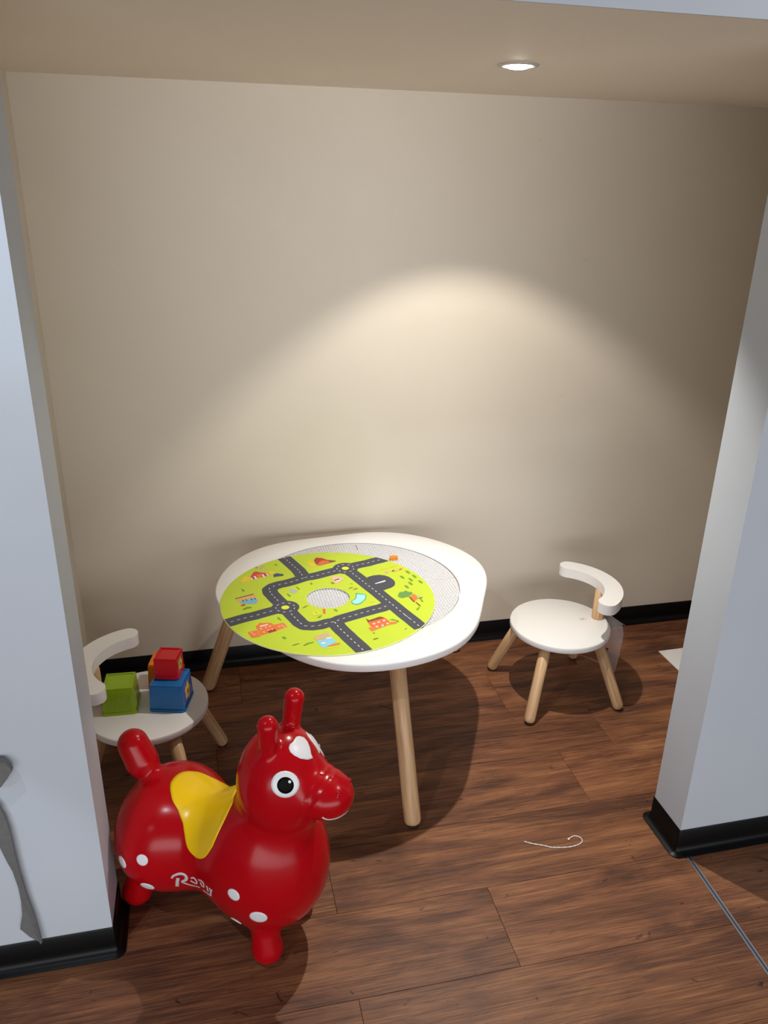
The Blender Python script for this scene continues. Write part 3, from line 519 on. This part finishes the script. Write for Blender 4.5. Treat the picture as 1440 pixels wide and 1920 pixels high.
# clear sleeve hanging from the right chair
M_film = mat('clear_film', (.80, .74, .74), .12, spec=.6, alpha=.30, noise=.02)
sl = thing('plastic_sleeve', 'clear plastic tag sleeve hanging beside the right chair post', 'tag', (0, 0, 0))
def sheet(name, P, Q, m, par, th=.0006):
    """thin closed sheet between two rails P and Q"""
    V = []; Fc = []; n_ = len(P)
    for a, b in zip(P, Q): V += [Vector(a), Vector(b)]
    off = []
    for i in range(n_):
        a, b = V[2*i], V[2*i+1]; j = min(i+1, n_-1); k = max(i-1, 0); t = V[2*j]-V[2*k]; nn = (b-a).cross(t).normalized()*th; off += [a+nn, b+nn]
    V += off; m_ = 2*n_
    for i in range(n_-1):
        a = 2*i; Fc += [(a, a+1, a+3, a+2), (m_+a, m_+a+2, m_+a+3, m_+a+1), (a, a+2, m_+a+2, m_+a), (a+1, m_+a+1, m_+a+3, a+3)]
    Fc += [(0, m_, m_+1, 1), (m_-2, m_-1, 2*m_-1, 2*m_-2)]
    return obj(name, V, Fc, m, par, smooth=False)
sheet('sleeve', [(1.272, 2.152, .285), (1.290, 2.160, .262), (1.296, 2.158, .215), (1.298, 2.150, .13), (1.297, 2.142, .06)],
      [(1.280, 2.132, .283), (1.340, 2.112, .242), (1.347, 2.105, .205), (1.340, 2.100, .13), (1.330, 2.098, .055)], M_film, sl)
sheet('flap', [(1.276, 2.142, .286), (1.292, 2.156, .2655)], [(1.283, 2.130, .282), (1.348, 2.106, .238)], mat('clear_film_edge', (.75, .68, .66), .2, alpha=.55, noise=.02), sl, .0012)
M_purple = mat('dark_print', (.05, .02, .08), .6, noise=.2)
bm = bmesh.new(); box(bm, -.007, .007, -.0008, .0008, -.011, .011); bobj('printed_code', bm, M_purple, sl, loc=(1.3085, 2.1375, .125), rot=(0, .15, -.72), bevel=.0003)

# ------------------------------------------------------------------ toy blocks on the left chair
def block(label, loc, rz, wb, wt, h, col, ribs=False, sticker=None, name='toy_block'):
    m = mat('plastic_'+name, col, .28, spec=.5, noise=.02)
    t = thing(name, label, 'toy block', loc, rz, 'plastic toy blocks on the left chair')
    bm = bmesh.new(); a, b = wb/2-.003, wt/2
    lv = [bm.verts.new((x, y, .006)) for x, y in ((-a, -a), (a, -a), (a, a), (-a, a))]
    tv = [bm.verts.new((x, y, h-.004)) for x, y in ((-b, -b), (b, -b), (b, b), (-b, b))]
    bm.faces.new(lv[::-1]); bm.faces.new(tv)
    for i in range(4): bm.faces.new((lv[i], lv[(i+1) % 4], tv[(i+1) % 4], tv[i]))
    bobj('body', bm, m, t, bevel=.005, seg=3, smooth=True)
    bm = bmesh.new(); w = wb/2; r = .010; outl = []
    for cx, cy, a0 in ((w-r, w-r, 0), (-w+r, w-r, PI/2), (-w+r, -w+r, PI), (w-r, -w+r, 1.5*PI)):
        outl += [(cx+r*math.cos(a0+k*PI/10), cy+r*math.sin(a0+k*PI/10)) for k in range(6)]
    prism(bm, outl, 0.0002, .0075); bobj('rim', bm, m, t, bevel=.0015, seg=2, smooth=True)
    # raised lip around the top, with the panel sunk inside it
    bm = bmesh.new(); q = wt/2-.001; s_ = .0045
    for x0, x1, y0, y1 in ((-q, q, -q, -q+s_), (-q, q, q-s_, q), (-q, -q+s_, -q+s_, q-s_), (q-s_, q, -q+s_, q-s_)): box(bm, x0, x1, y0, y1, h-.010, h)
    bobj('lip', bm, m, t, bevel=.0012, seg=2)
    boxobj('lid', (-q+s_-.0005, q-s_+.0005, -q+s_-.0005, q-s_+.0005, h-.012, h-.0026), m, t)
    if ribs:
        nr = 13
        tilt = math.atan2(a-b, h-.01)
        for i in range(nr):
            x = -wt/2+.010+(wt-.020)*i/(nr-1)
            boxobj('rib', (-.0012, .0012, -.0014, .0014, -.026, .026), m, t, loc=(x*1.05, -(a+b)/2-.0004, h*.49), rot=(-tilt, 0, 0), bevel=.0004)
    if sticker:
        tilt = math.atan2(a-b, h-.01)
        st_ = bpy.data.objects.new('sticker', None)
        fld = boxobj('sticker', (-.0004, .0004, -wt*.34, wt*.34, -h*.34, h*.34), mat('sticker_field_'+name, sticker[0], .5, noise=.04), t, loc=((a+b)/2+.0004, 0, h*.5), rot=(0, -tilt, 0), bevel=.0003)
        bm = bmesh.new(); k = 14; R1 = wt*.24
        vs = [bm.verts.new((.0006+.0, R1*(1+.22*math.cos(5*2*PI*i/k))*math.cos(2*PI*i/k), R1*1.1*(1+.22*math.cos(5*2*PI*i/k))*math.sin(2*PI*i/k))) for i in range(k)]
        bm.faces.new(vs); bobj('picture', bm, mat('sticker_shape_'+name, sticker[1], .5, noise=.04), fld)
        bm = bmesh.new(); vs = [bm.verts.new((.0008, R1*.4*math.cos(2*PI*i/8), -R1*.1+R1*.35*math.sin(2*PI*i/8))) for i in range(8)]
        bm.faces.new(vs); bobj('picture', bm, mat('sticker_dot_'+name, sticker[2], .5, noise=.04), fld)
    return t
block('lime green ribbed plastic block nearest the backrest on the left chair', (-.2815, 1.936, ZS), math.radians(-3), .094, .079, .080, (.30, .46, .005), ribs=True)
block('blue plastic block on the left chair with the red one on top', (-.1465, 1.925, ZS), math.radians(-15), .100, .088, .082, (.006, .17, .50), sticker=((.16, .12, .45), (.80, .60, .10), (.55, .10, .04)))
block('small red plastic block stacked on the blue one', (-.1475, 1.948, ZS+.082), math.radians(-15), .070, .062, .062, (.60, .006, .014), sticker=((.45, .10, .04), (.72, .55, .12), (.50, .12, .05)))
block('orange plastic block half hidden behind the blue one', (-.168, 2.030, ZS), math.radians(-12), .082, .070, .078, (.85, .22, .01))

# ------------------------------------------------------------------ red hopping horse
HD = json.loads('''{"a": -0.64726, "ox": -0.01149, "oy": 1.4252, "xf": 0.13752, "xb": -0.22683, "yf": 0.07402, "yb": 0.07296, "rl": 0.03605, "Fx": 0.09671, "Fz": 0.22293, "Fa": 0.1457, "Fb": 0.13054, "Fc": 0.17431, "Bx": -0.15777, "Bz": 0.20112, "Ba": 0.12628, "Bb": 0.14843, "Bc": 0.14166, "Mr": 0.1, "Mz": 0.2, "Hx": 0.145, "Hz": 0.44741, "Ha": 0.0942, "Hb": 0.09746, "Hc": 0.12356, "Ux": 0.24411, "Uz": 0.45034, "Ua": 0.06483, "Ub": 0.05729, "Uc": 0.04923, "Nr": 0.075, "Sx": -0.20628, "Sz": 0.33519, "Tx": -0.25724, "Tz": 0.39552, "Tr": 0.03615, "Ts": 0.02766, "Ex": 0.13866, "Ey": 0.03647, "Ez": 0.49337, "Ix": 0.14954, "Iy": 0.05173, "Iz": 0.62057, "Er": 0.02114, "Eb": 0.0164}'''); DEC = json.loads('''{"out":{"heart":[[0.181,0.0143,0.5603],[0.1877,0.0216,0.5543],[0.1967,0.0206,0.5476],[0.2062,0.0142,0.5399],[0.2131,0.0058,0.5327],[0.2182,0.0043,0.5252],[0.2145,-0.0095,0.5302],[0.205,-0.0219,0.5387],[0.1942,-0.0277,0.5469],[0.1852,-0.0285,0.5533],[0.1793,-0.0243,0.5584],[0.1775,-0.017,0.5615],[0.18,-0.009,0.5618],[0.1793,-0.0015,0.5626],[0.1782,0.0067,0.5629]],"eye":[[0.2169,-0.0492,0.5002],[0.2175,-0.0534,0.4934],[0.2157,-0.0586,0.4874],[0.2117,-0.0641,0.4828],[0.2059,-0.0699,0.4804],[0.1992,-0.0755,0.4807],[0.1918,-0.0799,0.4831],[0.1846,-0.0828,0.4875],[0.1783,-0.0839,0.4933],[0.1735,-0.0832,0.5003],[0.1707,-0.0809,0.5078],[0.1704,-0.0772,0.5152],[0.1725,-0.0726,0.5217],[0.1767,-0.0674,0.5266],[0.1826,-0.0619,0.5293],[0.1895,-0.0566,0.5294],[0.1968,-0.0521,0.5269],[0.2037,-0.0486,0.5221],[0.2096,-0.0467,0.5154],[0.2141,-0.0468,0.5077]],"pupil":[[0.2088,-0.0578,0.5016],[0.2091,-0.06,0.4971],[0.208,-0.063,0.4933],[0.2058,-0.0665,0.4906],[0.2025,-0.07,0.4892],[0.1986,-0.0732,0.4893],[0.1943,-0.0758,0.4908],[0.1901,-0.0776,0.4935],[0.1865,-0.0783,0.4973],[0.1837,-0.0779,0.5018],[0.1822,-0.0766,0.5065],[0.1819,-0.0744,0.511],[0.1831,-0.0716,0.515],[0.1854,-0.0684,0.5179],[0.1888,-0.065,0.5195],[0.1928,-0.0619,0.5195],[0.197,-0.0592,0.518],[0.2011,-0.0573,0.5152],[0.2047,-0.0564,0.5112],[0.2073,-0.0565,0.5065]],"glint":[[0.2036,-0.0587,0.5095],[0.2034,-0.0601,0.5077],[0.2019,-0.0618,0.5074],[0.2,-0.0628,0.5086],[0.1989,-0.0626,0.5107],[0.1991,-0.0612,0.5125],[0.2006,-0.0595,0.5128],[0.2025,-0.0584,0.5116]],"sp1":[[-0.1201,-0.1375,0.2347],[-0.1212,-0.1396,0.2276],[-0.1253,-0.142,0.2216],[-0.1312,-0.1441,0.2186],[-0.1374,-0.1454,0.2194],[-0.1421,-0.1455,0.2238],[-0.1442,-0.1444,0.2305],[-0.143,-0.1425,0.2379],[-0.139,-0.14,0.2437],[-0.1332,-0.1378,0.2465],[-0.127,-0.1365,0.2457],[-0.1223,-0.1364,0.2413]],"sp2":[[0.1111,-0.1303,0.2385],[0.1113,-0.1308,0.23],[0.1082,-0.1313,0.2213],[0.1026,-0.1316,0.2149],[0.096,-0.1316,0.2124],[0.0903,-0.1316,0.2148],[0.087,-0.1315,0.2214],[0.0871,-0.1313,0.2305],[0.0903,-0.1309,0.2392],[0.0958,-0.1303,0.2453],[0.1022,-0.13,0.2474],[0.1078,-0.13,0.2449]],"sp3":[[0.1666,-0.111,0.1789],[0.1627,-0.1103,0.1679],[0.155,-0.1113,0.1591],[0.1453,-0.1137,0.1545],[0.1365,-0.1169,0.1557],[0.1311,-0.1204,0.1629],[0.1306,-0.1232,0.1739],[0.1349,-0.1244,0.1855],[0.1427,-0.1234,0.1943],[0.1519,-0.1206,0.1981],[0.1603,-0.1169,0.1962],[0.1657,-0.1134,0.1892]]},"logo":{"hook":[[-0.0754,-0.1186,0.1839],[-0.0718,-0.1173,0.1903],[-0.0676,-0.1153,0.1932],[-0.0617,-0.1125,0.1962],[-0.0542,-0.1093,0.1971],[-0.0474,-0.107,0.1939],[-0.0452,-0.1058,0.1865],[-0.0494,-0.1051,0.1767],[-0.058,-0.1064,0.1692]],"stem":[[-0.063,-0.1121,0.1844],[-0.0671,-0.1111,0.1696],[-0.0724,-0.1074,0.1507]],"tail":[[-0.059,-0.1066,0.1683],[-0.0521,-0.102,0.1621],[-0.0435,-0.0989,0.1595],[-0.0327,-0.0984,0.161],[-0.0109,-0.1031,0.1699]],"o":[[-0.033,-0.1049,0.19],[-0.0255,-0.1055,0.1952],[-0.0203,-0.1055,0.1917],[-0.0181,-0.1049,0.185],[-0.0222,-0.1032,0.1778],[-0.0291,-0.1028,0.1772],[-0.0361,-0.1035,0.1794]],"d":[[-0.0103,-0.1079,0.1986],[0.0001,-0.1113,0.2037],[0.0067,-0.1132,0.201],[0.0058,-0.1118,0.1897],[-0.0019,-0.109,0.187],[-0.0046,-0.1093,0.1968]],"i":[[0.0184,-0.1171,0.2044],[0.019,-0.1166,0.196],[0.0198,-0.1158,0.1873]],"y":[[0.0297,-0.1207,0.2074],[0.0279,-0.1197,0.1997],[0.0329,-0.1213,0.2018]],"y2":[[0.0364,-0.1227,0.2078],[0.0301,-0.1198,0.1937],[0.0264,-0.1163,0.1784]],"u":[[-0.0012,-0.1059,0.1705],[0.0095,-0.1098,0.1728],[0.0202,-0.114,0.1761],[0.0252,-0.1156,0.1764]]}}''')
A = np.array
def ell(p, c, r):
    q = (p-c)/r; k0 = np.linalg.norm(q, axis=-1); k1 = np.linalg.norm(q/r, axis=-1)+1e-9
    return k0*(k0-1)/k1
def cap(p, a, b, ra, rb):
    a = A(a); b = A(b); d = b-a; t = np.clip(((p-a)@d)/(d@d), 0, 1)
    return np.linalg.norm(p-a-t[..., None]*d, axis=-1)-(ra+(rb-ra)*t)
def smin(a, b, k):
    h = np.clip(.5+.5*(b-a)/k, 0, 1); return b+(a-b)*h-k*h*(1-h)
def sdf(p):
    d = HD
    x = smin(smin(ell(p, A([d['Fx'], 0, d['Fz']]), A([d['Fa'], d['Fb'], d['Fc']])), ell(p, A([d['Bx'], 0, d['Bz']]), A([d['Ba'], d['Bb'], d['Bc']])), .04),
             cap(p*A([1, 1, .84]), [d['Fx'], 0, .205*.84], [d['Bx'], 0, .205*.84], .100, .100), .045)
    for lx, ly in ((d['xf'], d['yf']), (d['xb'], d['yb'])):
        for s in (-1, 1): x = smin(x, cap(p, [lx, s*ly, d['rl']], [lx*.93, s*ly*.9, .09], d['rl'], d['rl']*.78), .018)
    T = smin(cap(p, [-.2365, 0, .3600], [-.2570, 0, .4000], .0385, .0355), cap(p, [-.2260, 0, .3450], [-.1850, 0, .3050], .026, .034), .010)
    Hd = smin(ell(p, A([d['Hx'], 0, d['Hz']]), A([d['Ha'], d['Hb'], d['Hc']])), ell(p, A([d['Ux'], 0, d['Uz']]), A([d['Ua'], d['Ub'], d['Uc']])), .03)
    # bridle ridges round the muzzle and raised nostril rings
    ax = A([d['Ux']-d['Hx'], 0, -.035]); ax = ax/np.linalg.norm(ax); t = (p-A([d['Hx'], 0, d['Hz']]))@ax
    for c in (.078, .097): Hd = Hd-.0013*np.exp(-((t-c)/.0032)**2)
    N = cap(p, [d['Fx'], 0, d['Fz']], [d['Hx'], 0, d['Hz']], d['Nr'], d['Nr'])
    x = smin(x, T, .012); x = smin(x, smin(N, Hd, .02), .035)
    for s in (-1, 1):
        x = smin(x, cap(p, [d['Ex'], s*d['Ey'], d['Ez']], [d['Ix'], s*d['Iy'], d['Iz']], d['Eb'], d['Er']), .012)
    for q in ((.2890, -.0215, .4820), (.2885, .0285, .4780)):
        x = smin(x, cap(p, q, (q[0]+.003, q[1], q[2]+.001), .0035, .0030), .004)
    return x
def grad(p, e=4e-4):
    g = np.stack([sdf(p+A(v))-sdf(p-A(v)) for v in ((e, 0, 0), (0, e, 0), (0, 0, e))], -1)
    return g/(np.linalg.norm(g, axis=-1, keepdims=True)+1e-12)
def snap(p, it=6):
    for _ in range(it): p = p-grad(p)*sdf(p)[..., None]*.9
    return p
def surface_nets(lo, hi, h):
    ax = [np.arange(lo[i], hi[i]+h, h) for i in range(3)]
    G = np.stack(np.meshgrid(*ax, indexing='ij'), -1); s = np.empty(G.shape[:3])
    for i in range(G.shape[0]): s[i] = sdf(G[i])
    ins = s < 0; c = np.zeros(tuple(k-1 for k in s.shape), int)
    for i in (0, 1):
        for j in (0, 1):
            for k in (0, 1): c += ins[i:s.shape[0]-1+i, j:s.shape[1]-1+j, k:s.shape[2]-1+k]
    act = (c > 0) & (c < 8); idx = -np.ones(act.shape, int); idx[act] = np.arange(act.sum())
    V = A([lo])+(np.argwhere(act)+.5)*h; V = snap(V, 5); Q = []
    for a in range(3):
        b, d = [(1, 2), (2, 0), (0, 1)][a]
        sl0 = [slice(None)]*3; sl1 = [slice(None)]*3; sl0[a] = slice(0, -1); sl1[a] = slice(1, None)
        e = ins[tuple(sl0)] != ins[tuple(sl1)]; P = np.argwhere(e)
        P = P[(P[:, b] > 0) & (P[:, d] > 0) & (P[:, b] < s.shape[b]-1) & (P[:, d] < s.shape[d]-1)]
        ob_, od_ = np.eye(3, dtype=int)[b], np.eye(3, dtype=int)[d]
        q = np.stack([idx[tuple(P.T)], idx[tuple((P-ob_).T)], idx[tuple((P-ob_-od_).T)], idx[tuple((P-od_).T)]], 1)
        fl = ins[tuple(P.T)]; q[~fl] = q[~fl][:, ::-1]; Q.append(q)
    return V, np.concatenate(Q)
horse = thing('hopping_horse', 'red inflatable hopping horse with yellow saddle and white spots beside the left wall corner', 'toy horse', (HD['ox'], HD['oy'], 0), HD['a'])
M_red = mat('red_vinyl', (.42, .002, .006), .21, spec=.24, coat=.0, noise=.03, nscale=12)
V, Q = surface_nets((-.36, -.19, -.008), (.35, .19, .69), .0046)
body = obj('body', V, Q, M_red, horse, smooth=True)
bm = bmesh.new(); bm.from_mesh(body.data); bmesh.ops.recalc_face_normals(bm, faces=bm.faces[:]); bm.to_mesh(body.data); bm.free(); body.data.polygons.foreach_set('use_smooth', [True]*len(body.data.polygons))
M_spot = mat('white_print', (.78, .77, .78), .3, spec=.5, noise=.02); M_yel = mat('yellow_vinyl', (.86, .54, .004), .24, spec=.4, coat=.0, noise=.02); M_blk = mat('black_print', (.003, .003, .003), .3, spec=.03, noise=.1)
def patch(name, pts, m, parent, off=.0008, rings=6, sub=3):
    """a painted patch that hugs the skin: outline points on the surface, filled in polar rings"""
    P = A(pts, dtype=float); c = P.mean(0); P2 = []
    for i in range(len(P)):
        for k in range(sub): P2.append(P[i]*(1-k/sub)+P[(i+1) % len(P)]*(k/sub))
    P = A(P2); n_ = len(P); G = [c[None]]
    for r in range(1, rings+1): G.append(c+(P-c)*(r/rings))
    G = snap(np.concatenate(G)); g = grad(G); T = G+g*off; skirt = G[-n_:]-g[-n_:]*.001; T = np.concatenate([T, skirt]); Fc = []
    for i in range(n_): Fc.append((0, 1+i, 1+(i+1) % n_))
    for r in range(rings):
        a = 1+r*n_
        for i in range(n_): j = (i+1) % n_; Fc.append((a+i, a+n_+i, a+n_+j, a+j))
    o = obj(name, T, Fc, m, parent)
    bm = bmesh.new(); bm.from_mesh(o.data); bmesh.ops.recalc_face_normals(bm, faces=bm.faces[:])
    bm.normal_update(); bm.faces.ensure_lookup_table()
    if bm.faces[0].normal.dot(Vector(g[0])) < 0: bmesh.ops.reverse_faces(bm, faces=bm.faces[:])
    bm.to_mesh(o.data); bm.free(); o.data.polygons.foreach_set('use_smooth', [True]*len(o.data.polygons)); return o
def ribbon(name, pts, w, m, parent, off=.0008):
    Pp = A([list(v) for v in spline(pts, 5)]); n_ = len(Pp); Pp = snap(Pp); g = grad(Pp); t = np.gradient(Pp, axis=0); t /= np.linalg.norm(t, axis=1, keepdims=True); s = np.cross(t, g)
    w_ = np.interp(np.linspace(0, 1, n_), np.linspace(0, 1, len(w)), w)[:, None] if isinstance(w, (list, tuple)) else w
    L = [snap(Pp+s*w_*k/2) for k in (-1, 0, 1)]; V = np.concatenate([x+grad(x)*off for x in L]+[L[0]-grad(L[0])*.001, L[2]-grad(L[2])*.001]); Fc = []
    for a, b in ((0, 1), (1, 2), (3, 0), (2, 4)):
        for i in range(n_-1): Fc.append((a*n_+i, a*n_+i+1, b*n_+i+1, b*n_+i))
    return obj(name, V, Fc, m, parent, smooth=True)
def ring_pts(c, r, n_=16, sx=1.0):
    c = snap(A([c], dtype=float))[0]; g = grad(c[None])[0]; u = np.cross(g, (0, 0, 1.)); u /= np.linalg.norm(u); v = np.cross(g, u)
    return [c+u*r*math.cos(2*PI*i/n_)+v*r*sx*math.sin(2*PI*i/n_) for i in range(n_)]
dec = DEC['out']; my = lambda L: [(x, -y, z) for x, y, z in L]
pn = A([.28, .96, 0.]); pn /= np.linalg.norm(pn); p0 = A([.2, .030, .5])
refl = lambda L: [list(A(p)-2*((A(p)-p0)@pn)*pn) for p in L]
for f in (lambda L: L, refl):
    fe = f if f(dec['eye'])[0][1] < 0 else my
    e = patch('eye', fe(dec['eye']), M_spot, horse, .0009)
    patch('pupil', fe(dec['pupil']), M_blk, e, .0016, 4)
    patch('glint', fe(dec['glint']), M_spot, e, .0023, 2)
    patch('heart', f(dec['heart']), M_spot, horse, .0009, 7)
for s in (1, -1):
    for k, r in (('sp1', .0136), ('sp2', .0148)):
        c = A(dec[k]).mean(0)*A([1, s, 1]); patch('spot', ring_pts(c, r), M_spot, horse, .0008, 4)
    c = A(dec['sp3']).mean(0)*A([1, s, 1]); patch('spot', ring_pts(c, .0195), M_spot, horse, .0008, 4)
    for c, r in (((-.1895, -.1395*s, .203), .0150), ((-.135, -.1315*s, .148), .0165), ((.0826, -.107*s, .1225), .0135)):
        patch('spot', ring_pts(c, r), M_spot, horse, .0008, 4)
# saddle
ph = [0, 3, 8, 13, 21, 26, 35, 44, 52, 56, 59, 61.2, 62]
xr = [-.1425, -.1423, -.1397, -.1311, -.1125, -.0917, -.0694, -.0580, -.0490, -.0430, -.0360, -.0250, -.0140]
xf = [.0330, .0340, .0390, .0470, .0445, .0420, .0364, .0300, .0190, .0120, .0040, -.0060, -.0135]
angs = np.radians(np.linspace(-62, 62, 63)); N = 22; V = []; edge = []
for a in angs:
    b = math.degrees(abs(a)); x0, x1 = np.interp(b, ph, xr), np.interp(b, ph, xf)
    for i in range(N+1): V.append((x0+(x1-x0)*i/N, a))
V = A(V); axp = np.stack([V[:, 0], 0*V[:, 0], 0*V[:, 0]+.2], -1); dr = np.stack([0*V[:, 0], np.sin(V[:, 1]), np.cos(V[:, 1])], -1)
t = np.full(len(V), .02)
for _ in range(60): t = t+np.clip(-sdf(axp+dr*t[:, None]), -.02, .02)*.8
G = axp+dr*np.minimum(t, .26)[:, None]; G = snap(G, 2); g = grad(G); T = G+g*.0014; Fc = []
W_ = N+1; na = len(angs)
for a in range(na-1):
    for i in range(N): Fc.append((a*W_+i, a*W_+i+1, (a+1)*W_+i+1, (a+1)*W_+i))
bd_ = [i for i in range(N+1)]+[a*W_+N for a in range(1, na)]+[(na-1)*W_+i for i in range(N-1, -1, -1)]+[a*W_ for a in range(na-2, 0, -1)]
b0 = len(T); T = np.concatenate([T, (G-g*.001)[bd_]])
for i in range(len(bd_)): j = (i+1) % len(bd_); Fc.append((bd_[j], bd_[i], b0+i, b0+j))
sd = obj('saddle', T, [f[::-1] for f in Fc], M_yel, horse, smooth=True); sd['label'] = 'bright yellow painted saddle'
bm = bmesh.new(); bm.from_mesh(sd.data); bmesh.ops.recalc_face_normals(bm, faces=bm.faces[:]); bm.faces.ensure_lookup_table(); fm = bm.faces[(na//2)*N+N//2]
if fm.normal.z < 0: bmesh.ops.reverse_faces(bm, faces=bm.faces[:])
bm.to_mesh(sd.data); bm.free(); sd.data.polygons.foreach_set('use_smooth', [True]*len(sd.data.polygons))
# brand lettering on the flank, smile under the muzzle
M_let = mat('silver_print', (.60, .58, .58), .3, spec=.5, noise=.03)
LW = dict(hook=[.0045, .0060, .0075, .008, .007], stem=.0075, tail=[.0045, .003, .002], o=.0038, d=.0035, i=.0042, y=.0036, y2=.0048, u=[.002, .004])
for k, v in DEC['logo'].items(): ribbon('letter', v, LW[k], M_let, horse)
ribbon('smile', [(.2689, -.0517, .4390), (.2748, -.0453, .4300), (.2823, -.0373, .4255), (.2897, -.029, .4245), (.295, -.018, .426), (.296, 0, .427), (.295, .018, .426), (.2823, .0373, .4255), (.2689, .0517, .439)], .0036, M_spot, horse)

# ------------------------------------------------------------------ grey cloth belt hanging at the left pier
M_cloth = mat('grey_wool', (.16, .155, .15), .9, spec=.1, noise=.15, nscale=90, bump=.5, bscale=500)
bl = thing('cloth_belt', 'dark grey cloth belt with a knot hanging against the left wall front', 'belt', (0, YR, 0))
def band(name, L, Rr, th=.004):
    V = []; Fc = []
    for a, b in zip(L, Rr): V += [Vector(a), (Vector(a)+Vector(b))/2+Vector((0, -.003, 0)), Vector(b)]
    n_ = len(L); V += [v+Vector((0, -th, 0)) for v in V]; m_ = 3*n_
    for i in range(n_-1):
        for k in (0, 1):
            a = 3*i+k; Fc += [(a, a+3, a+4, a+1), (m_+a, m_+a+1, m_+a+4, m_+a+3)]
        a = 3*i; Fc += [(a, m_+a, m_+a+3, a+3), (a+2, a+5, m_+a+5, m_+a+2)]
    for k in (0, 1): Fc += [(k, k+1, m_+k+1, m_+k)]; a = 3*(n_-1)+k; Fc += [(a, m_+a, m_+a+1, a+1)]
    bm = bmesh.new(); vs = [bm.verts.new(v) for v in V]
    for f in Fc: bm.faces.new([vs[i] for i in f])
    bmesh.ops.recalc_face_normals(bm, faces=bm.faces[:]); bmesh.ops.bevel(bm, geom=[e for e in bm.edges if e.calc_face_angle(0) > 1.0], offset=.0012, segments=2, affect='EDGES')
    return bobj(name, bm, M_cloth, bl, smooth=True)
L1=[(-.520,-.012,.545),(-.492,-.012,.480), (-0.4661, -0.01, 0.3552), (-0.4578, -0.01, 0.3107), (-0.452, -0.01, 0.2877), (-0.4485, -0.01, 0.2487), (-0.4431, -0.01, 0.1994), (-0.4366, -0.01, 0.1487), (-0.4305, -0.01, 0.1), (-0.4276, -0.01, 0.0737)]
R1=[(-.500,-.012,.570),(-.470,-.012,.500), (-0.4504, -0.01, 0.4582), (-0.4433, -0.01, 0.427), (-0.4403, -0.01, 0.3934), (-0.4394, -0.01, 0.3455), (-0.4377, -0.01, 0.2875), (-0.4335, -0.01, 0.2153), (-0.4271, -0.01, 0.1557), (-0.4226, -0.01, 0.0789)]
band('strap',L1,R1)
band('tail_end',[(-0.4493, -0.006, 0.2624), (-0.4493, -0.006, 0.2341), (-0.4495, -0.006, 0.1964), (-0.4528, -0.006, 0.1588), (-0.4626, -0.006, 0.1206)],[(-0.4441, -0.006, 0.2479), (-0.4393, -0.006, 0.1941), (-0.4337, -0.006, 0.1589), (-0.4292, -0.006, 0.114), (-0.4285, -0.006, 0.0723)],.003)
band('loop',[(-0.4738, -0.01, 0.5542), (-0.4328, -0.01, 0.5729), (-0.4219, -0.01, 0.5686), (-0.4142, -0.01, 0.5558), (-0.4127, -0.01, 0.5465)],[(-0.481, -0.01, 0.5101), (-0.4426, -0.01, 0.5086), (-0.436, -0.01, 0.514), (-0.4239, -0.01, 0.5302), (-0.4172, -0.01, 0.5421)],.014)
V,Fc=lathe([(0,-.03),(.018,-.024),(.026,-.008),(.027,.008),(.019,.024),(0,.03)],16); kn=obj('knot',V,Fc,M_cloth,bl,loc=(-.515,-.027,.560),rot=(0,.5,0),smooth=True)

# ------------------------------------------------------------------ white cord, white card on the floor
M_cord = mat('white_cord', (.80, .72, .66), .7, noise=.08, nscale=400, bump=.6, bscale=900)
cpts = spline([(x, y, .0022) for x, y in ((.750, 1.486), (.770, 1.474), (.794, 1.463), (.812, 1.453), (.832, 1.448), (.860, 1.444), (.883, 1.446), (.897, 1.451), (.904, 1.459), (.902, 1.470), (.892, 1.477), (.882, 1.476), (.872, 1.471))], 6)
cr = thing('loose_string', 'short white string with one hooked end lying on the wooden floor', 'string')
V, Fc = tube(cpts, [.0014+.0004*math.sin(i*1.9) for i in range(len(cpts))], 8); obj('strand', V, Fc, M_cord, cr, smooth=True)
V, Fc = lathe([(0, -.005), (.0022, -.0035), (.0030, 0), (.0022, .0035), (0, .005)], 12)
obj('knot', V, Fc, M_cord, cr, loc=(.870, 1.4695, .0030), rot=(PI/2-.15, 0, -.9), smooth=True)
M_card = mat('white_card', (.85, .82, .80), .6, noise=.01)
cd = boxobj('white_card', (0, .26, -.30, 0, .0002, .0022), M_card, loc=(1.613, 2.273, 0), rot=(0, 0, .02), bevel=.0004)
tag(cd, 'flat white card on the floor partly hidden by the right wall corner', 'card')
